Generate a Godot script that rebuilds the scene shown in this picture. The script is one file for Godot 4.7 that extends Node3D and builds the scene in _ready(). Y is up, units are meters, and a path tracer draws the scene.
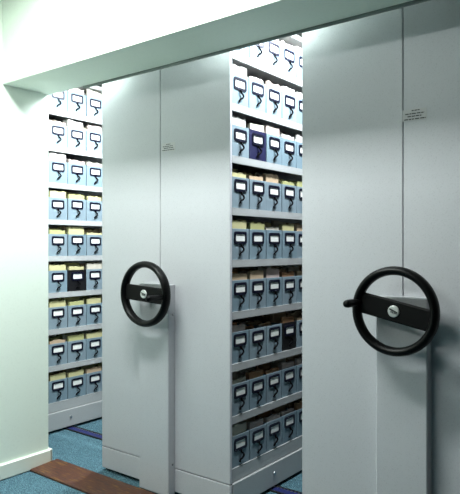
extends Node3D
# A records store with wheel-driven mobile shelving, seen from the room in front of it.
# x runs along the shelving fronts, y is up, -z leads into the aisles.

const EYE := 1.4             # camera height
const FRONT := -2.455        # front plane of the carriages
const PITCH := 0.2765        # shelf spacing
const SHELF0 := 0.226        # top of the lowest shelf
const ROWS := 9
const TOP := 2.70            # height of a carriage

var M := {}
var used := {}
var rng := RandomNumberGenerator.new()

# ---------------------------------------------------------------- shape helpers
func mb() -> SurfaceTool:
	var st := SurfaceTool.new()
	st.begin(Mesh.PRIMITIVE_TRIANGLES)
	return st

func tri(st: SurfaceTool, a: Vector3, b: Vector3, c: Vector3, away: Vector3) -> void:
	var n := (b - a).cross(c - a)
	if n.length_squared() < 1e-16:
		return
	n = n.normalized()
	if n.dot((a + b + c) / 3.0 - away) < 0.0:
		n = -n
		var t := b; b = c; c = t
	for p in [a, c, b]:
		st.set_normal(n); st.add_vertex(p)

func quad(st: SurfaceTool, a: Vector3, b: Vector3, c: Vector3, d: Vector3, away: Vector3) -> void:
	tri(st, a, b, c, away); tri(st, a, c, d, away)

func box(st: SurfaceTool, c: Vector3, s: Vector3, bev := 0.0) -> void:
	var h := s * 0.5
	var b := minf(bev, minf(h.x, minf(h.y, h.z)) * 0.9)
	var P := func(sx, sy, sz, ax):
		var v := Vector3(h.x - b, h.y - b, h.z - b)
		v[ax] += b
		return c + Vector3(sx * v.x, sy * v.y, sz * v.z)
	for ax in 3:
		for s1 in [-1, 1]:
			var q := []
			for k in [[-1, -1], [1, -1], [1, 1], [-1, 1]]:
				var g := Vector3()
				g[ax] = s1; g[(ax + 1) % 3] = k[0]; g[(ax + 2) % 3] = k[1]
				q.append(P.call(g.x, g.y, g.z, ax))
			quad(st, q[0], q[1], q[2], q[3], c)
	if b <= 0.0:
		return
	for ax in 3:
		var a1 := (ax + 1) % 3
		var a2 := (ax + 2) % 3
		for s1 in [-1, 1]:
			for s2 in [-1, 1]:
				var g := Vector3(); var g2 := Vector3()
				g[ax] = -1; g[a1] = s1; g[a2] = s2
				g2[ax] = 1; g2[a1] = s1; g2[a2] = s2
				quad(st, P.call(g.x, g.y, g.z, a1), P.call(g2.x, g2.y, g2.z, a1), P.call(g2.x, g2.y, g2.z, a2), P.call(g.x, g.y, g.z, a2), c)
	for sx in [-1, 1]:
		for sy in [-1, 1]:
			for sz in [-1, 1]:
				tri(st, P.call(sx, sy, sz, 0), P.call(sx, sy, sz, 1), P.call(sx, sy, sz, 2), c)

func span(st: SurfaceTool, x0: float, x1: float, y0: float, y1: float, z0: float, z1: float, bev := 0.0) -> void:
	box(st, Vector3(x0 + x1, y0 + y1, z0 + z1) * 0.5, Vector3(absf(x1 - x0), absf(y1 - y0), absf(z1 - z0)), bev)

# smooth grid of points: rows x cols with normals; closed along cols when wrap
func sheet(st: SurfaceTool, pts: Array, nrm: Array, wrap_r: bool, wrap_c: bool) -> void:
	var R := pts.size()
	var C: int = pts[0].size()
	for i in (R if wrap_r else R - 1):
		for j in (C if wrap_c else C - 1):
			var i2 := (i + 1) % R
			var j2 := (j + 1) % C
			var a := [[i, j], [i2, j], [i2, j2], [i, j2]]
			for t in [[0, 1, 2], [0, 2, 3]]:
				var v := []
				var n := []
				for k in t:
					v.append(pts[a[k][0]][a[k][1]]); n.append(nrm[a[k][0]][a[k][1]])
				var f: Vector3 = (v[1] - v[0]).cross(v[2] - v[0])
				if f.length_squared() < 1e-18:
					continue
				var order := [0, 2, 1] if f.dot(n[0] + n[1] + n[2]) > 0.0 else [0, 1, 2]
				for k in order:
					st.set_normal(n[k]); st.add_vertex(v[k])

func tube(st: SurfaceTool, path: Array, r: float, sides := 8, caps := true) -> void:
	var pts := []; var nrm := []
	var up := Vector3(0.31, 0.2, 0.93).normalized()
	for i in path.size():
		var d: Vector3 = (path[mini(i + 1, path.size() - 1)] - path[maxi(i - 1, 0)]).normalized()
		var a := d.cross(up).normalized()
		var b := d.cross(a).normalized()
		var row := []; var nr := []
		for k in sides:
			var g := TAU * k / sides
			var n := a * cos(g) + b * sin(g)
			row.append(path[i] + n * r); nr.append(n)
		pts.append(row); nrm.append(nr)
	sheet(st, pts, nrm, false, true)
	if caps:
		for e in [0, path.size() - 1]:
			var away: Vector3 = path[1] if e == 0 else path[e - 1]
			for k in sides:
				tri(st, path[e], pts[e][k], pts[e][(k + 1) % sides], away)

# profile [[radius, height]] turned about the +z axis through c
func lathe(st: SurfaceTool, c: Vector3, prof: Array, sides := 24) -> void:
	var pts := []; var nrm := []
	for i in prof.size():
		var p0: Array = prof[maxi(i - 1, 0)]
		var p1: Array = prof[mini(i + 1, prof.size() - 1)]
		var t := Vector2(p1[0] - p0[0], p1[1] - p0[1]).normalized()
		var n2 := Vector2(t.y, -t.x)
		var row := []; var nr := []
		for k in sides:
			var g := TAU * k / sides
			row.append(c + Vector3(cos(g) * prof[i][0], sin(g) * prof[i][0], prof[i][1]))
			nr.append(Vector3(cos(g) * n2.x, sin(g) * n2.x, n2.y).normalized())
		pts.append(row); nrm.append(nr)
	sheet(st, pts, nrm, false, true)

func commit(st: SurfaceTool) -> ArrayMesh:
	return st.commit()

# ---------------------------------------------------------------- node helpers
func numbered(called: String) -> String:
	var n: int = used.get(called, -1) + 1
	used[called] = n
	return called if n == 0 else "%s_%03d" % [called, n]

func put(called: String, mesh: Mesh, mat: Material, parent: Node3D) -> MeshInstance3D:
	var o := MeshInstance3D.new()
	o.name = numbered(called) if parent == self else called
	o.mesh = mesh
	o.material_override = mat
	parent.add_child(o, true)
	return o

func tag(o: Node3D, label: String, category: String, group := "", kind := "") -> void:
	o.set_meta("label", label)
	o.set_meta("category", category)
	if group != "":
		o.set_meta("group", group)
	if kind != "":
		o.set_meta("kind", kind)

func thing(called: String, at: Vector3, label: String, category: String, group := "") -> Node3D:
	var o := Node3D.new()
	o.name = numbered(called)
	add_child(o)
	o.position = at
	tag(o, label, category, group)
	return o

func structure(called: String, st: SurfaceTool, mat: Material, label: String, category: String) -> MeshInstance3D:
	var o := put(called, commit(st), mat, self)
	tag(o, label, category, "", "structure")
	return o

# ---------------------------------------------------------------- materials
func noise_tex(seed_: int, freq: float, size: int, ramp: Array, octaves := 3, normal := false, bump := 4.0) -> NoiseTexture2D:
	var f := FastNoiseLite.new()
	f.seed = seed_; f.frequency = freq; f.fractal_octaves = octaves
	f.noise_type = FastNoiseLite.TYPE_SIMPLEX_SMOOTH
	var t := NoiseTexture2D.new()
	t.width = size; t.height = size; t.seamless = true; t.noise = f
	if normal:
		t.as_normal_map = true; t.bump_strength = bump
	else:
		var g := Gradient.new()
		g.offsets = PackedFloat32Array(range(ramp.size()).map(func(i): return float(i) / (ramp.size() - 1)))
		g.colors = PackedColorArray(ramp)
		t.color_ramp = g
	return t

func plain(c: Color, rough := 0.6, metal := 0.0, spec := 0.5) -> StandardMaterial3D:
	var m := StandardMaterial3D.new()
	m.albedo_color = c; m.roughness = rough; m.metallic = metal; m.metallic_specular = spec
	return m

func grained(c: Color, rough: float, amount: float, scale: float, seed_: int, bump := 0.0) -> StandardMaterial3D:
	var m := plain(c, rough)
	m.albedo_texture = noise_tex(seed_, 0.11, 256, [Color(1 - amount, 1 - amount, 1 - amount), Color.WHITE, Color.WHITE, Color(1 - amount, 1 - amount, 1 - amount)], 3)
	m.uv1_triplanar = true; m.uv1_world_triplanar = true
	m.uv1_scale = Vector3.ONE * scale
	if bump > 0.0:
		m.normal_enabled = true
		m.normal_texture = noise_tex(seed_ + 9, 0.11, 256, [], 2, true, bump)
		m.normal_scale = 0.4
	return m

func make_materials() -> void:
	M.wall = grained(Color(0.90, 0.945, 0.895), 0.75, 0.02, 1.2, 3)
	M.far_wall = grained(Color(0.40, 0.42, 0.40), 0.85, 0.03, 1.2, 4)
	M.skirting = plain(Color(0.91, 0.93, 0.88), 0.4)
	M.ceiling = grained(Color(0.72, 0.73, 0.70), 0.9, 0.03, 1.0, 5)
	M.paint = grained(Color(0.765, 0.768, 0.788), 0.42, 0.07, 2.6, 7)          # pale grey enamel with a fine fleck
	M.paint_shelf = grained(Color(0.69, 0.70, 0.70), 0.45, 0.05, 2.6, 8)
	M.trim = plain(Color(0.52, 0.55, 0.54), 0.6)
	M.dark_steel = plain(Color(0.10, 0.11, 0.12), 0.6, 0.4)
	M.steel = plain(Color(0.62, 0.63, 0.64), 0.3, 0.9)
	M.bolt = plain(Color(0.75, 0.76, 0.77), 0.25, 0.9)
	M.black = plain(Color(0.010, 0.011, 0.013), 0.4, 0.0, 0.3)
	M.black_matt = plain(Color(0.012, 0.012, 0.014), 0.6, 0.0, 0.3)
	M.badge = plain(Color(0.80, 0.81, 0.80), 0.35, 0.4)
	M.navy_rail = plain(Color(0.10, 0.13, 0.34), 0.5)
	M.frame = plain(Color(0.05, 0.06, 0.15), 0.4, 0.2)
	M.card = plain(Color(0.93, 0.94, 0.92), 0.8)
	M.pull = plain(Color(0.03, 0.032, 0.045), 0.85, 0.0, 0.2)
	M.print = plain(Color(0.12, 0.14, 0.15), 0.7)
	M.notice = plain(Color(0.775, 0.77, 0.775), 0.5)
	M.box_blue = grained(Color(0.49, 0.56, 0.60), 0.7, 0.06, 5.0, 11)
	M.box_blue2 = grained(Color(0.46, 0.545, 0.59), 0.7, 0.06, 5.0, 12)
	M.box_navy = grained(Color(0.065, 0.075, 0.25), 0.55, 0.1, 5.0, 13)
	M.box_black = grained(Color(0.045, 0.045, 0.06), 0.5, 0.1, 5.0, 14)
	M.papers = []
	for c in [Color(0.92, 0.90, 0.82), Color(0.89, 0.87, 0.64), Color(0.86, 0.76, 0.62), Color(0.94, 0.93, 0.90), Color(0.80, 0.81, 0.55), Color(0.74, 0.56, 0.40), Color(0.90, 0.82, 0.78)]:
		M.papers.append(plain(c * Color(0.86, 0.85, 0.86), 0.85))
	# looped carpet
	var cp := StandardMaterial3D.new()
	cp.roughness = 0.95
	cp.albedo_texture = noise_tex(21, 0.16, 512, [Color(0.04, 0.13, 0.19), Color(0.14, 0.28, 0.34), Color(0.42, 0.58, 0.62), Color(0.15, 0.29, 0.36), Color(0.05, 0.14, 0.22)], 3)
	cp.normal_enabled = true
	cp.normal_texture = noise_tex(22, 0.16, 512, [], 3, true, 10.0)
	cp.uv1_triplanar = true; cp.uv1_world_triplanar = true
	cp.uv1_scale = Vector3.ONE * 0.9
	M.carpet = cp
	# stained wood of the threshold: stretched noise
	var wd := StandardMaterial3D.new()
	wd.roughness = 0.45
	wd.albedo_texture = noise_tex(31, 0.02, 512, [Color(0.14, 0.07, 0.05), Color(0.20, 0.10, 0.07), Color(0.34, 0.19, 0.11), Color(0.24, 0.12, 0.08), Color(0.46, 0.32, 0.12), Color(0.50, 0.36, 0.14)], 4)
	wd.uv1_triplanar = true; wd.uv1_world_triplanar = true
	wd.uv1_scale = Vector3(0.6, 6.0, 6.0)
	M.wood = wd
	var tubem := StandardMaterial3D.new()
	tubem.albedo_color = Color(0.9, 0.92, 0.92)
	tubem.emission_enabled = true
	tubem.emission = Color(0.95, 1.0, 0.97)
	tubem.emission_energy_multiplier = 2.0
	M.glow = tubem

# ---------------------------------------------------------------- lights of the place
func ceiling_light(at: Vector3, size: Vector2, energy: float, col: Color, recess: float, label: String) -> void:
	# at = centre of the opening, in the plane of the ceiling; size = along x, along z
	var t := thing("ceiling_light", at, label, "ceiling light", "fluorescent ceiling lights")
	var st := mb()
	var w := 0.02
	var hx := size.x * 0.5
	var hz := size.y * 0.5
	span(st, -hx - w, -hx, 0, recess + 0.06, -hz - w, hz + w)
	span(st, hx, hx + w, 0, recess + 0.06, -hz - w, hz + w)
	span(st, -hx, hx, 0, recess + 0.06, -hz - w, -hz)
	span(st, -hx, hx, 0, recess + 0.06, hz, hz + w)
	span(st, -hx, hx, recess + 0.04, recess + 0.06, -hz, hz)
	put("housing", commit(st), M.black_matt, t)
	st = mb()
	span(st, -hx + 0.002, hx - 0.002, recess, recess + 0.02, -hz + 0.002, hz - 0.002)
	put("diffuser", commit(st), M.glow, t)
	var l := AreaLight3D.new()
	l.name = "lamp"
	l.area_size = Vector2(size.x - 0.02, size.y - 0.02)
	l.light_energy = energy
	l.light_color = col
	l.shadow_enabled = true
	l.area_range = 14.0
	l.area_attenuation = 2.0
	t.add_child(l)
	l.position = Vector3(0, recess - 0.006, 0)
	l.rotation_degrees.x = -90

# ---------------------------------------------------------------- carriage
func hand_wheel(parent: Node3D, at: Vector3, tilt: float, knob_side: float) -> void:
	var w := Node3D.new()
	w.name = "hand_wheel"
	parent.add_child(w)
	w.position = at
	w.rotation.z = tilt
	var st := mb()
	var R := 0.166
	var pts := []; var nrm := []
	for i in 72:
		var a := TAU * i / 72
		var e := Vector3(cos(a), sin(a), 0)
		var row := []; var nr := []
		for k in 16:
			var g := TAU * k / 16
			row.append(e * (R + 0.0185 * cos(g)) + Vector3(0, 0, 0.028 * sin(g)))
			nr.append((e * cos(g) / 0.0185 + Vector3(0, 0, sin(g) / 0.028)).normalized())
		pts.append(row); nrm.append(nr)
	sheet(st, pts, nrm, true, true)
	put("rim", commit(st), M.black, w)
	st = mb()
	box(st, Vector3(0, 0, 0.0), Vector3(2 * R, 0.088, 0.018), 0.006)
	put("crossbar", commit(st), M.black_matt, w)
	st = mb()
	lathe(st, Vector3(0, 0, -0.07), [[0.0, 0.0], [0.030, 0.0], [0.030, 0.055], [0.04, 0.062]], 24)
	put("axle", commit(st), M.black_matt, w)
	st = mb()
	lathe(st, Vector3(0, 0, 0.009), [[0.0245, 0.0], [0.0245, 0.002], [0.023, 0.0045], [0.021, 0.005], [0.0, 0.0055]], 28)
	var bd := put("hub_badge", commit(st), M.badge, w)
	st = mb()                                                      # the badge's dark emblem: a slanted swoosh over small marks
	for s in [[0.0, 0.003, 0.036, 0.005, -0.22], [-0.008, -0.003, 0.004, 0.008, 0.2], [-0.001, -0.004, 0.004, 0.008, 0.2], [0.006, -0.005, 0.004, 0.007, 0.2], [0.013, -0.005, 0.004, 0.006, 0.2]]:
		var s2 := mb()
		box(s2, Vector3.ZERO, Vector3(s[2], s[3], 0.0012))
		st.append_from(commit(s2), 0, Transform3D(Basis(Vector3(0, 0, 1), s[4]), Vector3(s[0], s[1], 0.0148)))
	put("emblem", commit(st), M.print, bd)
	st = mb()
	var base := Vector3(knob_side * R * 0.93, 0, 0.005)
	lathe(st, base, [[0.011, 0.0], [0.011, 0.02], [0.0125, 0.023], [0.0145, 0.04], [0.0165, 0.085], [0.0170, 0.112], [0.0150, 0.126], [0.009, 0.133], [0.0, 0.134]], 20)
	put("knob", commit(st), M.black, w)

func notice(parent: Node3D, at: Vector3, lines: Array) -> void:
	var st := mb()
	box(st, Vector3.ZERO, Vector3(0.104, 0.048, 0.0012))
	var n := put("notice", commit(st), M.notice, parent)
	n.position = at
	st = mb()
	for l in lines:                                               # rows of very small dark print
		var x: float = l[0]
		while x < l[1]:
			var w := minf(rng.randf_range(0.008, 0.02), l[1] - x)
			box(st, Vector3(x + w * 0.5, l[2], 0.0009), Vector3(w, 0.0038, 0.0008))
			x += w + rng.randf_range(0.002, 0.004)
	put("print", commit(st), M.print, n)

# a run of shelving between x0 and x1, from z = zf back to zb; fronted with end panels when wheel is set
func shelving(x0: float, x1: float, zf: float, zb: float, label: String, wheel: Dictionary) -> Node3D:
	var xc := (x0 + x1) * 0.5
	var t := thing("mobile_shelving_carriage" if wheel else "shelving_unit", Vector3(xc, 0, zf), label, "shelving")
	var hw := (x1 - x0) * 0.5
	var L := zf - zb
	var st: SurfaceTool
	# end panels with their seam, plinth panels below
	for s in [-1.0, 1.0]:
		st = mb()
		var a: float = 0.0015 * s
		var b: float = hw * s
		span(st, minf(a, b), maxf(a, b), 0.154, TOP, -0.020, 0.0, 0.003)
		put("end_panel", commit(st), M.paint, t)
		st = mb()
		span(st, minf(0.0, b), maxf(0.0, b), 0.02, 0.1495, -0.020, 0.0, 0.003)
		put("plinth_panel", commit(st), M.paint, t)
	st = mb()                                                     # dark void behind the seams
	span(st, -hw + 0.004, hw - 0.004, 0.03, TOP - 0.01, -0.0235, -0.0205)
	put("backing", commit(st), M.dark_steel, t)
	# side plinths with axle bolts
	for s in [-1.0, 1.0]:
		st = mb()
		var xo: float = s * (hw + 0.003)
		var xi: float = s * (hw - 0.03)
		span(st, minf(xo, xi), maxf(xo, xi), 0.02, 0.152, -L, -0.0240, 0.003)
		var sp := put("side_plinth", commit(st), M.paint_shelf, t)
		for zz in [-2.87, -4.3]:
			if zz < zb + 0.1:
				continue
			st = mb()
			lathe(st, Vector3.ZERO, [[0.011, -0.004], [0.011, 0.003], [0.008, 0.006], [0.0, 0.007]], 12)
			var bo := put("axle_bolt", commit(st), M.bolt, sp)
			bo.position = Vector3(s * (hw + 0.003), 0.092, zz - zf)
			bo.rotation.y = s * PI / 2
			st = mb()
			lathe(st, Vector3.ZERO, [[0.0, -0.012], [0.045, -0.012], [0.045, 0.012], [0.0, 0.012]], 20)
			var cw := put("track_wheel", commit(st), M.dark_steel, t)
			cw.position = Vector3(s * (hw - 0.06), 0.051, zz - zf)
	st = mb()
	span(st, -hw + 0.03, hw - 0.03, 0.1, 0.15, -L, -0.0240)
	put("chassis", commit(st), M.dark_steel, t)
	# uprights: slim posts at each bay end
	var posts := [-1.06, -2.08] if wheel else [-0.0240, -1.06, -2.08]
	for pz in posts:
		if pz - 0.03 < -L - 0.001:
			continue
		for s in [-1.0, 1.0]:
			st = mb()
			var xa: float = s * hw
			var xb: float = s * (hw - 0.024)
			span(st, minf(xa, xb), maxf(xa, xb), 0.1525, TOP - 0.03, pz - 0.022, pz, 0.002)
			put("upright", commit(st), M.paint_shelf, t)
	st = mb()
	span(st, -0.008, 0.008, 0.152, TOP - 0.03, -L, -0.0240)
	put("centre_divider", commit(st), M.paint_shelf, t)
	st = mb()
	span(st, -hw, hw, TOP - 0.03, TOP, -L, -0.0240, 0.003)
	put("canopy", commit(st), M.paint_shelf, t)
	# shelves: a sheet with a turned-down lip towards each aisle
	st = mb()
	var lx := hw - 0.007
	span(st, -lx, lx, -0.004, 0.0, -L, -0.0260)
	for s in [-1.0, 1.0]:
		var xa: float = s * lx
		var xb: float = s * (lx - 0.012)
		span(st, minf(xa, xb), maxf(xa, xb), -0.041, -0.0001, -L, -0.0260, 0.002)
	var sh := commit(st)
	for s in [-1.0, 1.0]:
		var xa: float = s * lx
		var xb: float = s * (lx - 0.012)
		span(st, minf(xa, xb), maxf(xa, xb), -0.070, -0.038, -L, -0.0260)
	var lowest := commit(st)                                      # the lowest shelf's lip reaches down to the plinth
	for r in ROWS:
		var o := put("shelf", lowest if r == 0 else sh, M.paint_shelf, t)
		o.position.y = SHELF0 + r * PITCH
	if wheel:
		st = mb()
		var cw: float = wheel.column
		var cx: float = wheel.column_x - xc
		span(st, cx - cw * 0.5, cx + cw * 0.5, 0.006, 1.19, 0.0, 0.055, 0.004)
		var col := put("wheel_column", commit(st), M.paint, t)
		for yy in [1.02, 0.18]:
			st = mb()
			lathe(st, Vector3.ZERO, [[0.006, 0.0], [0.006, 0.002], [0.0, 0.0035]], 10)
			var sc := put("screw", commit(st), M.bolt, col)
			sc.position = Vector3(cx + cw * 0.5, yy, 0.02)
			sc.rotation.y = PI / 2
		hand_wheel(t, Vector3(wheel.x - xc, 1.137, 0.12), wheel.tilt, wheel.knob)
		notice(t, Vector3(wheel.notice_x - xc, wheel.notice_y, 0.0008), wheel.lines)
	return t

# ---------------------------------------------------------------- file boxes
const ORD := ["first", "second", "third", "fourth", "fifth", "sixth", "seventh"]
const SHELF_NAME := ["bottom shelf", "second shelf up", "third shelf up", "fourth shelf up", "fifth shelf up", "sixth shelf up", "seventh shelf up", "eighth shelf up", "top shelf"]

func box_meshes(width: float) -> Dictionary:
	# origin: bottom centre of the front face, front towards +x, 0.36 deep
	var d := {}
	var w := width * 0.5
	var st := mb()
	var H := 0.166
	span(st, -0.003, 0.0, 0.0, H, -w, w, 0.001)
	span(st, -0.36, -0.357, 0.0, H + 0.03, -w, w, 0.001)
	for s in [-1.0, 1.0]:
		span(st, -0.357, -0.003, 0.0, H, s * w, s * (w - 0.003))
	span(st, -0.357, -0.003, 0.0, 0.003, -w + 0.003, w - 0.003)
	d.body = commit(st)
	# label holder: rounded frame in front of the card
	st = mb()
	var a := _round_rect(0.056, 0.033, 0.012)
	var b := _round_rect(0.0425, 0.019, 0.004)
	var n := a.size()
	for i in n:
		var j := (i + 1) % n
		var f := func(p, x): return Vector3(x, p.y, -p.x)
		var away := Vector3(-1, 0, 0)
		quad(st, f.call(a[i], 0.004), f.call(a[j], 0.004), f.call(b[j], 0.004), f.call(b[i], 0.004), away)
		quad(st, f.call(a[i], 0.0), f.call(a[j], 0.0), f.call(a[j], 0.004), f.call(a[i], 0.004), Vector3.ZERO)
		var m2: Vector2 = (b[i] + b[j])
		quad(st, f.call(b[i], 0.0), f.call(b[j], 0.0), f.call(b[j], 0.004), f.call(b[i], 0.004), f.call(m2, 0.002))
	span(st, 0.0, 0.0045, -0.038, -0.030, -0.012, 0.012, 0.001)      # tab that carries the pull
	d.frame = commit(st)
	st = mb()
	span(st, 0.0, 0.0012, -0.0198, 0.0198, -0.044, 0.044)
	d.card = commit(st)
	# bent pull hanging from the holder
	var ctrl := [Vector2(0, 0.002), Vector2(0.002, -0.012), Vector2(0.013, -0.020), Vector2(0.018, -0.031), Vector2(0.007, -0.042), Vector2(-0.007, -0.049), Vector2(-0.012, -0.062)]
	var cv := Curve3D.new()
	for i in ctrl.size():
		var p: Vector2 = ctrl[i]
		var t: Vector2 = (ctrl[mini(i + 1, ctrl.size() - 1)] - ctrl[maxi(i - 1, 0)]) * 0.17
		var out := 0.005 + 0.006 * sin(PI * i / (ctrl.size() - 1))
		cv.add_point(Vector3(out, p.y, -p.x), Vector3(0, -t.y, t.x), Vector3(0, t.y, -t.x))
	cv.bake_interval = 0.006
	st = mb()
	var path := []
	for p in cv.get_baked_points():
		path.append(p)
	tube(st, path, 0.0052, 6)
	d.pull = commit(st)
	return d

func _round_rect(hx: float, hy: float, r: float) -> Array:
	var out := []
	for q in 4:
		var c := Vector2(hx - r, hy - r) * Vector2(1 if q in [0, 3] else -1, 1 if q < 2 else -1)
		for k in 4:
			var g := PI / 2 * q + PI / 2 * k / 3.0
			out.append(c + Vector2(cos(g), sin(g)) * r)
	return out

func file_box(meshes: Dictionary, at: Vector3, mat: Material, label: String, group: String, low: float) -> void:
	var t := thing("file_box", at, label, "file box", group)
	put("body", meshes.body, mat, t)
	var f := put("label_holder", meshes.frame, M.frame, t)
	f.position = Vector3(0, 0.118 - low, 0)
	put("card", meshes.card, M.card, f)
	var p := put("pull", meshes.pull, M.pull, t)
	p.position = Vector3(0, 0.118 - low - 0.034, 0)
	t.rotation.y = rng.randf_range(-0.008, 0.008)

func paper_files(at: Vector3, width: float, label: String, group: String, pal: Array, tall: float) -> void:
	var t := thing("paper_files", at, label, "papers", group)
	var n := 5
	for i in n:
		var st := mb()
		var w := width * rng.randf_range(0.84, 0.93)
		var h := tall * rng.randf_range(0.93, 1.0) + (0.004 if i > 0 else 0.0)
		if i == 0:
			h = tall * rng.randf_range(0.86, 1.0)
		var th := rng.randf_range(0.012, 0.03)
		# a sheaf with an uneven, slightly sagging top edge
		var x0 := -0.003 - i * 0.062
		var away := Vector3(x0 - th * 0.5, h * 0.5, 0)
		var segs := 6
		var off := rng.randf_range(-1, 1) * (width * 0.95 - w) * 0.4
		var top := []
		for k in segs + 1:
			top.append(h + rng.randf_range(-0.007, 0.004))
		var lean := rng.randf_range(-0.006, 0.0015)
		for k in segs:
			var za := off - w * 0.5 + w * k / segs
			var zb := off - w * 0.5 + w * (k + 1) / segs
			var A := Vector3(x0 + lean, top[k], za); var B := Vector3(x0 + lean, top[k + 1], zb)
			var C := Vector3(x0, 0.004, zb); var D := Vector3(x0, 0.004, za)
			var o := Vector3(-th, 0, 0)
			quad(st, A, B, C, D, away); quad(st, A + o, B + o, C + o, D + o, away)
			quad(st, A, B, B + o, A + o, away); quad(st, C, D, D + o, C + o, away)
			if k == 0:
				quad(st, A, D, D + o, A + o, away)
			if k == segs - 1:
				quad(st, B, C, C + o, B + o, away)
		put("sheaf", commit(st), M.papers[pal[rng.randi() % pal.size()]], t)

func fill_bay(face_x: float, z0: float, step: float, count: int, anchor: String, tail: String, special: Dictionary, group: String) -> void:
	var width := step - 0.007
	var meshes := box_meshes(width)
	for r in ROWS:
		for i in count:
			var z := z0 - step * (i + 0.5) + rng.randf_range(-0.002, 0.002)
			var at := Vector3(face_x + rng.randf_range(-0.003, 0.001), SHELF0 + r * PITCH, z)
			var key := "%d_%d" % [r, i]
			var colour := "pale blue"
			var mat: Material = M.box_blue if rng.randf() < 0.6 else M.box_blue2
			if key in special:
				colour = special[key]
				mat = M.box_navy if colour == "navy" else M.box_black
			var place := "%s from the %s, %s, %s" % [ORD[i], anchor, SHELF_NAME[r], tail]
			file_box(meshes, at, mat, "%s file box, %s" % [colour, place], group, rng.randf_range(-0.004, 0.004))
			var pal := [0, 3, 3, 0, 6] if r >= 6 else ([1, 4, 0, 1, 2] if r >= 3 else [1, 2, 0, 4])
			var tall := rng.randf_range(0.205, 0.224)
			if group.begins_with("middle"):
				if r == 2:
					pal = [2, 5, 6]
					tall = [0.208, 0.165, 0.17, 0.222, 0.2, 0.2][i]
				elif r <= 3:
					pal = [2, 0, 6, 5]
			paper_files(at + Vector3(-0.003, 0.003, 0), width - 0.008, "papers in %s box %s" % [colour, place.replace("from the ", "from ")], group + " papers", pal, tall)

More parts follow.
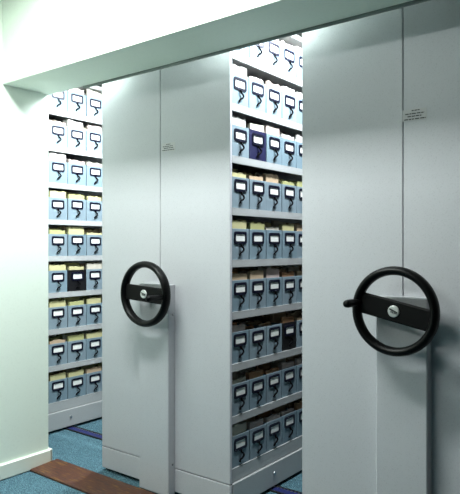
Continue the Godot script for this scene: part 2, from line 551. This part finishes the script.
# ---------------------------------------------------------------- scene
func _ready() -> void:
	rng.seed = 4711
	# camera
	var cam := Camera3D.new()
	cam.name = "camera"
	add_child(cam)
	cam.position = Vector3(0, EYE, 0)
	cam.rotation_degrees.y = 37.77
	cam.fov = 45.17
	cam.current = true
	# environment
	var env := Environment.new()
	env.background_mode = Environment.BG_COLOR
	env.background_color = Color(0, 0, 0)
	env.tonemap_mode = Environment.TONE_MAPPER_LINEAR
	env.tonemap_exposure = 1.07
	env.sdfgi_enabled = true
	env.ssao_enabled = true
	env.ssil_enabled = true
	var we := WorldEnvironment.new()
	we.name = "environment"
	we.environment = env
	add_child(we)
	make_materials()
	# lamps: a recessed fluorescent over the front room, strips over the two aisles
	var room_top := 2.96
	var store_top := 2.90
	var lamp_at := Vector3(-2.0, room_top, -1.49)
	var lamp_size := Vector2(1.2, 0.26)
	ceiling_light(lamp_at, lamp_size, 6.0, Color(0.97, 1.0, 0.985), 0.03, "recessed fluorescent ceiling light in front of the shelving")
	bare_tube_light(Vector3(-1.9, room_top, 0.3), 1.2, 1.3, "bare fluorescent tube on the ceiling above the viewer")
	aisle_light(Vector3(-1.54, store_top, -2.90), 0.75, 6.0, "fluorescent strip light above the narrow aisle")
	aisle_light(Vector3(-3.05, store_top, -2.90), 0.75, 9.5, "fluorescent strip light above the aisle by the wall")

	# ------- setting
	var st := mb()
	span(st, -5.3, 4.1, -0.2, 0.0, -6.2, 5.1)
	structure("floor", st, M.carpet, "blue-green looped carpet covering the floor", "floor")
	st = mb()
	span(st, -3.45, -3.275, 0.0, room_top, -2.314, 5.0, 0.003)
	structure("wall_left", st, M.wall, "smooth white painted wall ending at the shelving aisle", "wall")
	st = mb()
	span(st, -3.2745, 4.0, 2.38, room_top, -2.314, -1.99, 0.002)
	structure("wall_front", st, M.wall, "white boxed beam running above the shelving fronts", "wall")
	st = mb()
	span(st, 4.0, 4.15, 0.0, room_top, -6.0, 5.0)
	structure("wall_right", st, M.far_wall, "grey-green side wall beyond the frame", "wall")
	st = mb()
	span(st, -3.45, 4.15, 0.0, room_top, 5.0, 5.15)
	structure("wall_back", st, M.far_wall, "grey-green wall behind the viewer", "wall")
	st = mb()
	span(st, -5.25, -5.1, 0.0, store_top, -6.0, -2.2)
	span(st, -5.1, -3.45, 0.0, store_top, -2.35, -2.2)
	span(st, -5.25, 4.0, 0.0, store_top, -6.15, -6.0)
	structure("wall_store", st, M.wall, "white walls closing the records store", "wall")
	st = mb()                                                     # front room ceiling with the lamp's opening
	var holes := [lamp_at]
	var from_z := -2.4
	for h in holes:
		var x0: float = h.x - lamp_size.x * 0.5 - 0.02
		var x1: float = h.x + lamp_size.x * 0.5 + 0.02
		var z0: float = h.z - lamp_size.y * 0.5 - 0.02
		var z1: float = h.z + lamp_size.y * 0.5 + 0.02
		span(st, -3.45, 4.15, room_top, room_top + 0.1, from_z, z0)
		span(st, -3.45, x0, room_top, room_top + 0.1, z0, z1)
		span(st, x1, 4.15, room_top, room_top + 0.1, z0, z1)
		from_z = z1
	span(st, -3.45, 4.15, room_top, room_top + 0.1, from_z, 5.15)
	structure("ceiling", st, M.ceiling, "white ceiling of the front room", "ceiling")
	st = mb()
	span(st, -5.3, 4.1, store_top, store_top + 0.1, -6.15, -2.314)
	structure("ceiling_store", st, M.ceiling, "white ceiling above the mobile shelving", "ceiling")
	st = mb()
	span(st, -2.93, 3.9, 2.368, 2.392, -2.328, -2.3145, 0.002)
	structure("trim_1", st, M.trim, "thin grey strip along the back edge of the beam", "trim")
	# skirting board with a rounded top, turning the wall's corner
	st = mb()
	span(st, -3.275, -3.257, 0.0, 0.098, -2.332, 5.0, 0.008)
	span(st, -3.45, -3.257, 0.0, 0.098, -2.332, -2.314, 0.004)
	structure("baseboard_left", st, M.skirting, "cream painted skirting board at the foot of the wall", "baseboard")

	# wooden threshold ramp in front of the tracks
	st = mb()
	var rx0 := -3.256
	var rx1 := 1.9
	var prof := [Vector2(-2.165, 0.0), Vector2(-2.165, 0.010), Vector2(-2.172, 0.013), Vector2(-2.33, 0.022), Vector2(-2.368, 0.022), Vector2(-2.372, 0.019), Vector2(-2.372, 0.0)]
	var mid := Vector3((rx0 + rx1) * 0.5, 0.008, -2.28)
	for i in prof.size():
		var p: Vector2 = prof[i]
		var q: Vector2 = prof[(i + 1) % prof.size()]
		quad(st, Vector3(rx0, p.y, p.x), Vector3(rx1, p.y, p.x), Vector3(rx1, q.y, q.x), Vector3(rx0, q.y, q.x), mid)
		for e in [rx0, rx1]:
			tri(st, Vector3(e, 0.008, -2.28), Vector3(e, p.y, p.x), Vector3(e, q.y, q.x), mid)
	var ramp := put("threshold_ramp", commit(st), M.wood, self)
	tag(ramp, "brown stained wooden threshold strip across the carpet before the shelving", "threshold")

	# floor rails
	for k in 2:
		var rz: float = [-2.87, -4.3][k]
		var rail := thing("floor_rail", Vector3(0, 0, rz), ["navy floor rail with toothed edge crossing both aisles", "floor rail hidden deep beneath the shelving"][k], "rail")
		st = mb()
		span(st, -4.95, 1.9, 0.0, 0.005, -0.03, 0.03)
		put("bed", commit(st), M.navy_rail, rail)
		for s in [-1.0, 1.0]:
			st = mb()
			span(st, -4.95, 1.9, 0.0, 0.009, s * 0.036 - 0.006, s * 0.036 + 0.006, 0.001)
			put("edge_bar", commit(st), M.dark_steel, rail)
		st = mb()
		var x := -4.9
		while x < 1.85:
			span(st, x, x + 0.011, 0.0, 0.007, -0.029, -0.017)
			x += 0.024
		var teeth := put("tooth_rack", commit(st), M.steel, rail)
		teeth.set_meta("kind", "stuff")

	# ------- shelving
	shelving(-2.92, -1.902, FRONT, -5.2, "pale grey mobile shelving carriage with hand wheel standing between the two aisles",
		{"column": 0.234, "column_x": -2.411, "x": -2.411, "tilt": -0.06, "knob": 1.0, "notice_x": -2.345, "notice_y": 1.968,
		"lines": [[-0.016, 0.016, 0.016], [-0.042, 0.034, 0.005], [-0.034, 0.038, -0.005], [-0.046, 0.046, -0.016]]})
	shelving(-1.467, -0.469, FRONT, -5.2, "large pale grey mobile shelving carriage whose wheel knob sticks out past the rim",
		{"column": 0.222, "column_x": -0.956, "x": -0.957, "tilt": -0.20, "knob": -1.0, "notice_x": -0.918, "notice_y": 1.958,
		"lines": [[-0.012, 0.022, 0.018], [-0.040, 0.042, 0.005], [-0.030, 0.030, -0.006], [-0.044, 0.048, -0.018]]})
	shelving(-4.80, -3.78, -2.60, -5.2, "grey shelving with boxes seen past the white wall's end", {})
	fill_bay(-1.915, -2.480, 0.166, 6, "end panel", "narrow aisle", {"6_1": "navy", "2_3": "black"}, "middle aisle file boxes")
	fill_bay(-3.793, -2.676, 0.178, 4, "white wall", "wall aisle", {"3_1": "black"}, "wall aisle file boxes")

func bare_tube_light(at: Vector3, length: float, energy: float, label: String) -> void:
	var t := thing("tube_light", at, label, "ceiling light")
	var st := mb()
	span(st, -length * 0.5, length * 0.5, -0.04, 0.0, -0.03, 0.03, 0.004)
	put("housing", commit(st), M.skirting, t)
	st = mb()
	tube(st, [Vector3(-length * 0.5 + 0.02, -0.07, 0), Vector3(length * 0.5 - 0.02, -0.07, 0)], 0.014, 12)
	put("tube", commit(st), M.glow, t)
	for s in [-1.0, 1.0]:
		st = mb()
		box(st, Vector3(s * (length * 0.5 - 0.012), -0.0625, 0), Vector3(0.02, 0.045, 0.03), 0.003)
		put("tube_holder", commit(st), M.skirting, t)
	for k in 4:
		var l := OmniLight3D.new()
		l.name = "lamp"
		l.light_energy = energy / 4.0
		l.light_color = Color(0.97, 1.0, 0.985)
		l.light_size = 0.03
		l.shadow_enabled = true
		l.omni_range = 14.0
		l.omni_attenuation = 2.0
		t.add_child(l, true)
		l.position = Vector3((k - 1.5) * length * 0.25, -0.125, 0)

func aisle_light(at: Vector3, length: float, energy: float, label: String) -> void:
	var t := thing("strip_light", at, label, "ceiling light", "aisle strip lights")
	var st := mb()
	span(st, -0.06, 0.06, -0.05, 0.0, -length * 0.5, length * 0.5, 0.004)
	put("housing", commit(st), M.skirting, t)
	st = mb()
	span(st, -0.05, 0.05, -0.075, -0.0505, -length * 0.5 + 0.01, length * 0.5 - 0.01, 0.01)
	put("diffuser", commit(st), M.glow, t)
	var l := AreaLight3D.new()
	l.name = "lamp"
	l.area_size = Vector2(0.1, length - 0.02)
	l.light_energy = energy
	l.light_color = Color(0.95, 0.98, 1.0)
	l.shadow_enabled = true
	l.area_range = 12.0
	l.area_attenuation = 2.0
	t.add_child(l)
	l.position = Vector3(0, -0.08, 0)
	l.rotation_degrees.x = -90
